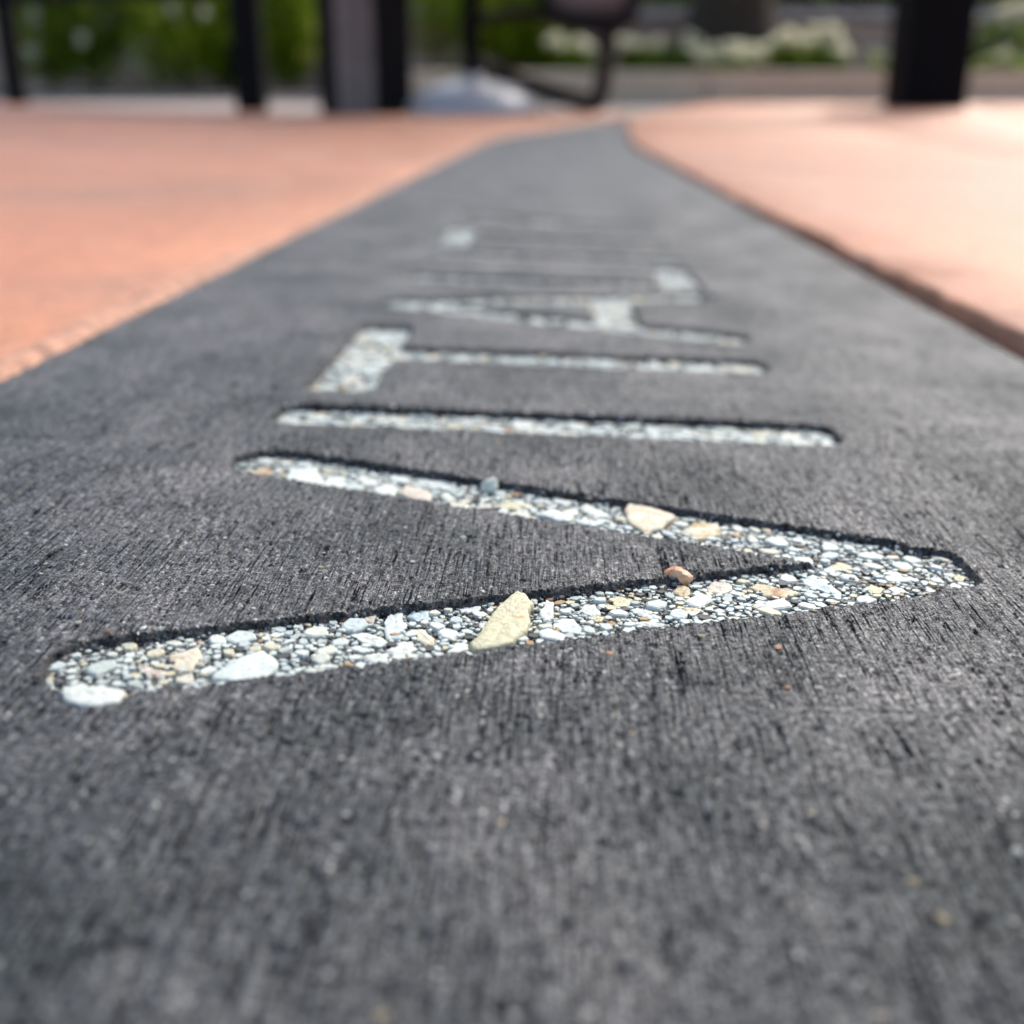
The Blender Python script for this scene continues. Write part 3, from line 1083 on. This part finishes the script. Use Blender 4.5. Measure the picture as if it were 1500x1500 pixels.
lp = make_pavement('left_pavement', -1, -.9, 3.05, (.58 + .9) / PV % 1.0, 6, .0012)
yj = geo_rows(.08, 1.5, .006); uj = np.linspace(-.0010, .0062, 10)
Uj, Yj = np.meshgrid(uj, yj); Uj = Uj.ravel(); Yj = Yj.ravel()
prof = np.clip(1 - ((Uj - .0026) / .0036) ** 2, 0, 1)
hz_ = prof * (.0003 + .0020 * np.clip(vnoise(Yj / .060, Uj * 0 + 3, 91) - .25, 0, 1) + .0009 * (vnoise(Yj / .009, Uj / .004, 93) - .5)) + .0009 * (vnoise(Yj / .0025, Uj / .0025, 95) - .5)
Pj = to_ground(edge_l(Yj) - Uj, Yj); Pj[:, 2] += hz_ - .0008 * (1 - prof)
link('mortar_joint', np_mesh('mortar_joint', Pj, grid_faces(len(uj), len(yj))), M['joint'], lp)
make_pavement('right_pavement', 1, -.9, 4.02, .35, 7, .0027)

path = link('pale_path', box_mesh('pale_path', -6, 6, 2.55, 8.0, -.02, -.0085), M['path'])
prop(path, kind='structure')

# ------------------------------------------------------------------ planting beds and walls behind the paving
rb = random.Random(21)
# right kerb: separate stones end to end
kx0, ky = at(640, 150)
kerb = empty('planter_kerb', (0, 0, 0))
prop(kerb, 'low beige stone kerb in front of the white flowers', 'kerb')
KA = Vector((-.55, 4.16, 0)); KB = Vector((3.6, 3.92, 0))
kd = (KB - KA).normalized(); kl = (KB - KA).length
n = int(kl / .52)
for i in range(n):
    me = box_mesh('kerb_stone', .003, kl / n - .003, 0, .16, -.02, .098 + rb.uniform(-.002, .002), .008, 2)
    o = link('kerb_stone', me, M['kerb'], kerb)
    o.location = KA + kd * (kl / n * i); o.rotation_euler = (0, 0, math.atan2(kd.y, kd.x))
me = bpy.data.meshes.new('soil')
sp4 = [(-.54, 4.25), (3.6, 4.02), (5, 3.95), (5, 6.4), (-.54, 6.4)]
me.from_pydata([(x, y, z) for z in (-.02, .075) for x, y in sp4], [], [(5, 6, 7, 8, 9)] + [(i, (i + 1) % 5, 5 + (i + 1) % 5, 5 + i) for i in range(5)])
soil = link('planting_soil', me, M['soil']); prop(soil, kind='structure')
# left bed at paving level with a flat edging
me = box_mesh('soil', -6, -.5, 4.95, 6.4, -.02, .012)
soil2 = link('planting_soil', me, M['soil']); prop(soil2, kind='structure')
edg = empty('bed_edging'); prop(edg, 'flat pale edging along the bed of green shrubs on the left', 'edging')
for i in range(9):
    me = box_mesh('edging_stone', -6 + i * .61, -6 + i * .61 + .602, 4.84, 4.95, -.02, .014 + rb.uniform(-.001, .001), .004)
    link('edging_stone', me, M['path'], edg)

# walls
wall = empty('low_wall'); prop(wall, 'low mauve stone wall with a pale cap behind the white flowers', 'wall')
bx = -.55; c = 0
for row in range(3):
    x = -.55 - (row % 2) * .22
    while x < 4.2:
        x1 = x + .44
        me = box_mesh('block', max(x, -.55), x1 - .006, 5.25 + rb.uniform(-.003, .003), 5.55, .02 + row * .092, .02 + (row + 1) * .092 - .005, .006, 1)
        link('block', me, M['wall'], wall); x = x1
x = -.56
while x < 4.2:
    link('cap_stone', box_mesh('cap_stone', x, x + .654, 5.21, 5.58, .293, .338, .008, 2), M['cap'], wall); x += .66
wl = empty('garden_wall'); prop(wl, 'tall mauve block wall standing behind the green shrubs', 'wall')
for row in range(4):
    x = -6.2 - (row % 2) * .3
    while x < -.4:
        x1 = min(x + .6, -.4)
        if x1 - x > .08:
            link('block', box_mesh('block', x, x1 - .008, 6.0 + rb.uniform(-.004, .004), 6.3, row * .2, row * .2 + .192, .008, 1), M['wall'], wl)
        x = x1


# ------------------------------------------------------------------ plants
def leaves_mesh(name, pts, size, seed, droop=.3, aspect=.5, up=.5):
    r = np.random.RandomState(seed)
    n = len(pts)
    d = r.normal(size=(n, 3)); d[:, 2] = d[:, 2] * .6 - droop
    d /= np.linalg.norm(d, axis=1)[:, None]
    u = np.stack([r.normal(size=n) * .6, r.normal(size=n) * .6, up + r.rand(n)], 1)
    s = np.cross(d, u); s /= np.linalg.norm(s, axis=1)[:, None] + 1e-9
    nn = np.cross(s, d)
    L = size * (.6 + .8 * r.rand(n))[:, None]
    w = L * aspect * .5
    a = pts - d * L * .5; b = pts + d * L * .5 - nn * L * .12
    m = pts + nn * L * .08
    V = np.stack([a, m + s * w, b, m - s * w], 1).reshape(-1, 3)
    F = np.arange(n * 4).reshape(-1, 4)
    return np_mesh(name, V, F, False)


def blob_points(n, rx, ry, rz, seed, shell=.55, lumps=7):
    r = np.random.RandomState(seed)
    c = r.normal(size=(lumps, 3)); c /= np.linalg.norm(c, axis=1)[:, None]
    p = r.normal(size=(n * 2, 3)); p /= np.linalg.norm(p, axis=1)[:, None]
    rad = shell + (1 - shell) * r.rand(n * 2)
    bump = .82 + .25 * np.max(p @ c.T, axis=1)
    keep = r.rand(n * 2) < (.35 + .65 * (np.max(p @ c.T, axis=1) > .55))
    p = (p * (rad * bump)[:, None])[keep][:n]
    return p * np.array([rx, ry, rz])


def shrub(px, Y, w, hgt, mat, label, seed, z0=.012, n=1150, leaf=.052):
    x, _, _ = at_depth(px, 130, Y)
    o = empty('shrub', (x, Y, z0)); prop(o, label, 'shrub', 'green shrubs in the beds')
    w *= 1.3; n = int(n * 1.6)
    P = blob_points(n, w / 2, w / 2, hgt * .48, seed) + np.array([0, 0, hgt * .52])
    P = P[P[:, 2] > .01]
    link('foliage', leaves_mesh('foliage', P, leaf, seed), mat, o)
    rr = random.Random(seed)
    for i in range(4):
        a = rr.uniform(0, 6.28)
        link('stem', tube_mesh('stem', [(0, 0, -.02), (.02 * math.cos(a), .02 * math.sin(a), hgt * .25), (w * .25 * math.cos(a), w * .25 * math.sin(a), hgt * .7)], .007, 6, .003), M['bark'], o)
    return o


shrub(78, 5.5, .30, .62, M['leaf_mid'], 'pale speckled shrub nearest the left edge, beside the slim black post', 1)
shrub(142, 5.35, .34, .80, M['leaf_dark'], 'dark green rounded shrub left of the gap showing the wall', 2)
shrub(272, 5.3, .40, .74, M['leaf_mid'], 'broad mid green shrub between the gap and the thick black post', 3)
shrub(338, 5.6, .26, .60, M['leaf_dark'], 'narrow dark shrub half hidden behind the thick black post', 4)
shrub(425, 5.4, .26, .70, M['leaf_mid'], 'bright green shrub seen between the black post and the timber pillar', 5)
shrub(640, 5.3, .34, .85, M['leaf_lime'], 'yellow green shrub left of the cafe table pole', 6)
shrub(745, 5.0, .36, .48, M['leaf_mid'], 'mid green shrub between the table pole and the brown chair', 7, .075)
shrub(800, 5.1, .22, .40, M['leaf_dark'], 'dark little shrub just behind the brown chair seat', 8, .075)


for sh_x, Y_, blo in ((78, 5.5, ((47, 76, .034), (52, 22, .03))), (142, 5.35, ((120, 57, .026), (196, 86, .03), (211, 107, .036))), (272, 5.3, ((252, 12, .022), (300, 20, .022)))):
    ob = min((o for o in bpy.data.objects if o.name.startswith('shrub')), key=lambda o: abs(o.location.x - at_depth(sh_x, 130, Y_)[0]))
    for bi, (px, py, rr_) in enumerate(blo):
        p_ = np.array(at_depth(px, py, Y_ - .26)) - np.array(ob.location)
        r_ = np.random.RandomState(px)
        d_ = r_.normal(size=(50, 3)); d_ /= np.linalg.norm(d_, axis=1)[:, None]
        link('highlight_cluster', leaves_mesh('highlight_cluster', p_ + d_ * rr_ * .6, .028, px, 0, .9, 1.5), M['petalg' if py > 60 and px > 60 else 'petal'], ob)  # added pale clusters standing in for blurred highlights on the leaves


def flower_plant(px, py, Y, w, nf, label, seed, green=False, leafm='leaf_dark', hf=.16):
    x, _, z = at_depth(px, py, Y)
    o = empty('flowering_plant', (x, Y, .075)); prop(o, label, 'flowering plant', 'white flowering plants behind the kerb')
    top = max(z - .075, .06)
    P = blob_points(420, w / 2, w / 2, top * .42, seed) + np.array([0, 0, top * .42]); P = P[P[:, 2] > .005]
    link('foliage', leaves_mesh('foliage', P, .034, seed), M[leafm], o)
    rr = random.Random(seed)
    pet = []
    for i in range(nf + 1):
        a = rr.uniform(0, 6.28); q = w * .62 * math.sqrt(rr.random())
        c = np.array([q * math.cos(a), q * math.sin(a) - w * .12, top * rr.uniform(.72, 1.06)])
        r_ = np.random.RandomState(seed * 31 + i)
        d = r_.normal(size=(64, 3)); d /= np.linalg.norm(d, axis=1)[:, None]
        d[:, 2] = np.abs(d[:, 2]) * .9
        pts = c + d * rr.uniform(.013, .020)
        link('flower_head', leaves_mesh('flower_head', pts, .026, seed * 17 + i, 0, .9, 2.0), M['petalg' if green else 'petal'], o)
    return o


FL = [(838, 60, 4.40, .15, 5, 'white flower clump seen between the chair seat and its leg', False), (935, 62, 4.42, .15, 6, 'white flowers just right of the chair leg', False),
      (985, 58, 4.60, .22, 5, 'dark leafy plant with a few pale flowers right of the chair', False), (1025, 75, 4.45, .12, 3, 'small pale flower clump left of the fullest white clump', False),
      (1065, 82, 4.38, .18, 8, 'low white flower clump near the middle of the row, hanging over the kerb', False), (1105, 70, 4.50, .16, 6, 'white flower clump between the low clump and the tallest one', False),
      (1150, 55, 4.45, .18, 9, 'fullest white flower clump, in front of the low wall', False), (1190, 50, 4.55, .17, 7, 'tall white flower clump at the right end of the row', False),
      (1222, 78, 4.60, .11, 2, 'thin plant with faint flowers beside the bare stretch of wall', False), (1300, 85, 4.50, .13, 1, 'small green plant just left of the thick black bollard', True),
      (1455, 84, 4.40, .14, 4, 'greenish flowering plant just right of the black bollard', True), (1500, 90, 4.40, .16, 4, 'yellow green plant at the right edge of the picture', True)]
for i, (px, py, Y, w, nf, lab, gr) in enumerate(FL):
    flower_plant(px, py, Y, w, nf, lab, 60 + i, gr, 'leaf_mid' if gr else 'leaf_dark')
hp = flower_plant(1478, 8, 5.05, .24, 9, 'tall pale flowering plant at the top right corner above the wall', 90)

# tree behind the flowers, hedge beyond the walls
tx, _, _ = at_depth(1065, 40, 5.05)
tree = empty('tree', (tx, 4.98, .06)); prop(tree, 'dark brown tree trunk standing among the white flowers', 'tree')
bm = bmesh.new()
rings = []
for i in range(9):
    z = i * .28
    rad = .145 * (1 + .5 * math.exp(-z * 6)) * (1 - .05 * i)
    ring = []
    for k in range(18):
        a = 6.283 * k / 18
        rr_ = rad * (1 + .10 * math.sin(a * 5 + i * .7) + .06 * math.sin(a * 9 + i))
        ring.append(bm.verts.new((rr_ * math.cos(a) + .01 * i, rr_ * math.sin(a), z)))
    rings.append(ring)
for r0, r1 in zip(rings[:-1], rings[1:]):
    for k in range(18): bm.faces.new((r0[k], r0[(k + 1) % 18], r1[(k + 1) % 18], r1[k]))
link('trunk', bm_mesh('trunk', bm, True), M['bark'], tree)
for i in range(6):
    a = i * 1.05
    link('limb', tube_mesh('limb', [(.07, 0, 1.9), (.07 + .4 * math.cos(a), .4 * math.sin(a), 3.1), (.07 + .8 * math.cos(a), .8 * math.sin(a), 3.7)], .06, 8, .02), M['bark'], tree)
P = blob_points(7000, 1.35, 1.35, .75, 77, .3, 12) + np.array([.1, .1, 3.9])
link('shade_crown', leaves_mesh('shade_crown', P, .12, 77), M['leaf_dark'], tree)  # unseen crown, its height and spread set to shade the left pavement
for i, (xa, xb, lab) in enumerate(((-6.5, -.6, 'tall dense dark hedge behind the tall mauve wall'), (-.5, 6.5, 'tall dense dark hedge behind the low capped wall'))):
    r_ = np.random.RandomState(200 + i)
    n = 15000
    P = np.stack([xa + (xb - xa) * r_.rand(n), 6.75 + .35 * r_.rand(n) ** 2 * np.sign(r_.rand(n) - .3), (1.15, 1.35)[i] * r_.rand(n)], 1)
    P[:, 1] += .12 * np.sin(P[:, 0] * 5) * np.sin(P[:, 2] * 4)
    hd = empty('hedge', ((xa + xb) / 2, 6.75, 0)); prop(hd, lab, 'hedge')
    me = leaves_mesh('foliage', P - np.array([(xa + xb) / 2, 6.75, 0]), .15, 210 + i, .3, .7)
    link('foliage', me, M['leaf_dark'], hd)
    bm = bmesh.new(); add_box(bm, -(xb - xa) / 2 + .1, (xb - xa) / 2 - .1, .02, .30, 0, (1.0, 1.2)[i])
    bmesh.ops.subdivide_edges(bm, edges=list(bm.edges), cuts=7, use_grid_fill=True)
    for v in bm.verts: v.co += Vector((rb.uniform(-.05, .05), rb.uniform(-.05, .05), rb.uniform(-.05, .05)))
    link('twig_core', bm_mesh('twig_core', bm, True), M['bark'], hd)
    for k in range(10):
        xx = (xb - xa) * ((k + .5) / 10 - .5)
        link('trunk', tube_mesh('trunk', [(xx, .25, 0), (xx + .05, .28, .5), (xx, .25, 1.0)], .06, 8, .02), M['bark'], hd)

# ------------------------------------------------------------------ furniture
# railing with two black posts
rl = empty('railing', (0, 0, 0)); prop(rl, 'black steel railing with a thick and a slim post at the left of the paving', 'railing')
xp, yp = at(367, 167); xs_, ys__ = at(22, 161)
link('post', box_mesh('post', xp - .036, xp + .036, yp, yp + .06, -.01, 1.05, .006), M['black'], rl)
link('post', box_mesh('post', xs_ - .024, xs_ + .024, ys__, ys__ + .045, -.01, 1.05, .005), M['black'], rl)
an = math.atan2(ys__ - yp, xs_ - xp)
ln = math.hypot(ys__ - yp, xs_ - xp)
for z0, z1 in ((.268, .325), (1.0, 1.05)):
    o = link('rail', box_mesh('rail', .02, ln - .02, -.02, .02, z0, z1, .006), M['black'], rl)
    o.location = (xp, yp + .028, 0); o.rotation_euler = (0, 0, an)

# timber pillar, its lit and shaded sides put into the board colours
xa, ya = at(530, 169)
pil = empty('timber_pillar', (xa, ya + .11, 0), math.radians(6)); prop(pil, 'thick timber pillar, left boards coloured grey brown as lit, the rest black as shaded, between the black post and the table', 'pillar')
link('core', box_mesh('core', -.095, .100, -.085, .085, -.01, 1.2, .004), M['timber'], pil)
for k, (u0, u1, m_) in enumerate(((-.108, -.070, 'timber'), (-.068, -.012, 'lit_board'), (-.009, .022, 'lit_board'), (.025, .066, 'timber'), (.069, .110, 'timber'))):
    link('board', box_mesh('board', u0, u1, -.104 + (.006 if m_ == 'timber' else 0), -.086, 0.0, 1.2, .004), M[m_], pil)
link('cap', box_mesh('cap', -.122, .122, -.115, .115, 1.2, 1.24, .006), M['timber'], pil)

# cafe table
xc_, yc_ = at(692, 150)
yc_ = 3.0; xc_ = at_depth(692, 150, yc_)[0]
tb = empty('cafe_table', (xc_, yc_, 0)); prop(tb, 'round cafe table on a slim dark pole with a domed silver base', 'table')
link('base', lathe_mesh('base', [(.158, -.004), (.160, .012), (.156, .024), (.144, .040), (.120, .056), (.086, .068), (.050, .076), (.028, .080), (.024, .092)], 48), M['alu'], tb)
link('pole', lathe_mesh('pole', [(.0205, .085), (.0205, .69)], 20), M['black'], tb)
link('tabletop', lathe_mesh('tabletop', [(.02, .688), (.335, .692), (.345, .700), (.345, .715), (.335, .722)], 48), M['black'], tb)

# low brown chair
ch = empty('lounge_chair', (0, 0, 0)); prop(ch, 'low brown chair with curved seat and bent tube legs where the strip ends', 'chair')
xf_, yf_ = at(873, 166)
xs2, _, zs2 = at_depth(868, 50, yf_ + .05)
ch.location = (xf_, yf_, 0)
bot = zs2
link('seat_rail', tube_mesh('seat_rail', [(-.17, .06, bot + .34), (-.145, .05, bot + .14), (-.115, .035, bot + .050), (-.06, .022, bot + .030), (.0, .018, bot + .016), (.045, .020, bot + .012), (.085, .03, bot + .045), (.105, .04, bot + .14), (.125, .06, bot + .34)], .020, 12), M['shell'], ch)
pad = box_mesh('cushion', -.125, .085, .05, .34, bot + .045, bot + .12, .03, 3)
link('cushion', pad, M['cushion'], ch)
link('seat', box_mesh('seat', -.115, .075, .06, .33, bot + .022, bot + .044, .008, 2), M['shell'], ch)
back = lathe_mesh('backrest', [(.150, .0), (.165, .12), (.17, .30), (.155, .30), (.150, .12), (.138, .0)], 40, False)
bm = bmesh.new(); bm.from_mesh(back)
bmesh.ops.delete(bm, geom=[f for f in bm.faces if f.calc_center_median().y < .05], context='FACES')
bk = bm_mesh('backrest', bm, True)
link('backrest', bk, M['shell'], ch).location = (-.02, .20, bot + .10)
# front leg comes down, bends on the ground and runs back as a strut; a second one mirrors it behind
link('leg', tube_mesh('leg', [(.036, .08, bot + .02), (.030, .04, bot - .02), (.014, .012, .06), (.006, .010, .022), (-.022, .02, .020), (-.10, .06, .045), (-.20, .12, .075), (-.31, .20, .11), (-.33, .26, bot + .04)], 0.021, 12), M['brown'], ch)
link('leg', tube_mesh('leg', [(.036, .20, bot + .02), (.060, .40, bot - .02), (.060, .52, .06), (.052, .53, .022), (.02, .52, .020), (-.10, .44, .045), (-.20, .36, .075), (-.31, .28, .11), (-.33, .24, bot + .04)], .0165, 12), M['brown'], ch)
link('crossbar', tube_mesh('crossbar', [(-.33, .25, bot + .03), (-.2, .18, bot + .06), (-.1, .14, bot + .04)], .015, 10), M['brown'], ch)

# black bollard on the right
xb0, yb0 = at(1368, 161)
bo = empty('bollard', (xb0, yb0 + .09, 0)); prop(bo, 'thick square black bollard on the right pavement in front of the flowers', 'bollard')
link('post', box_mesh('post', -.090, .090, -.09, .09, -.01, 1.0, .014, 3), M['blackpost'], bo)
link('cap', box_mesh('cap', -.096, .096, -.096, .096, 1.002, 1.03, .012, 3), M['blackpost'], bo)
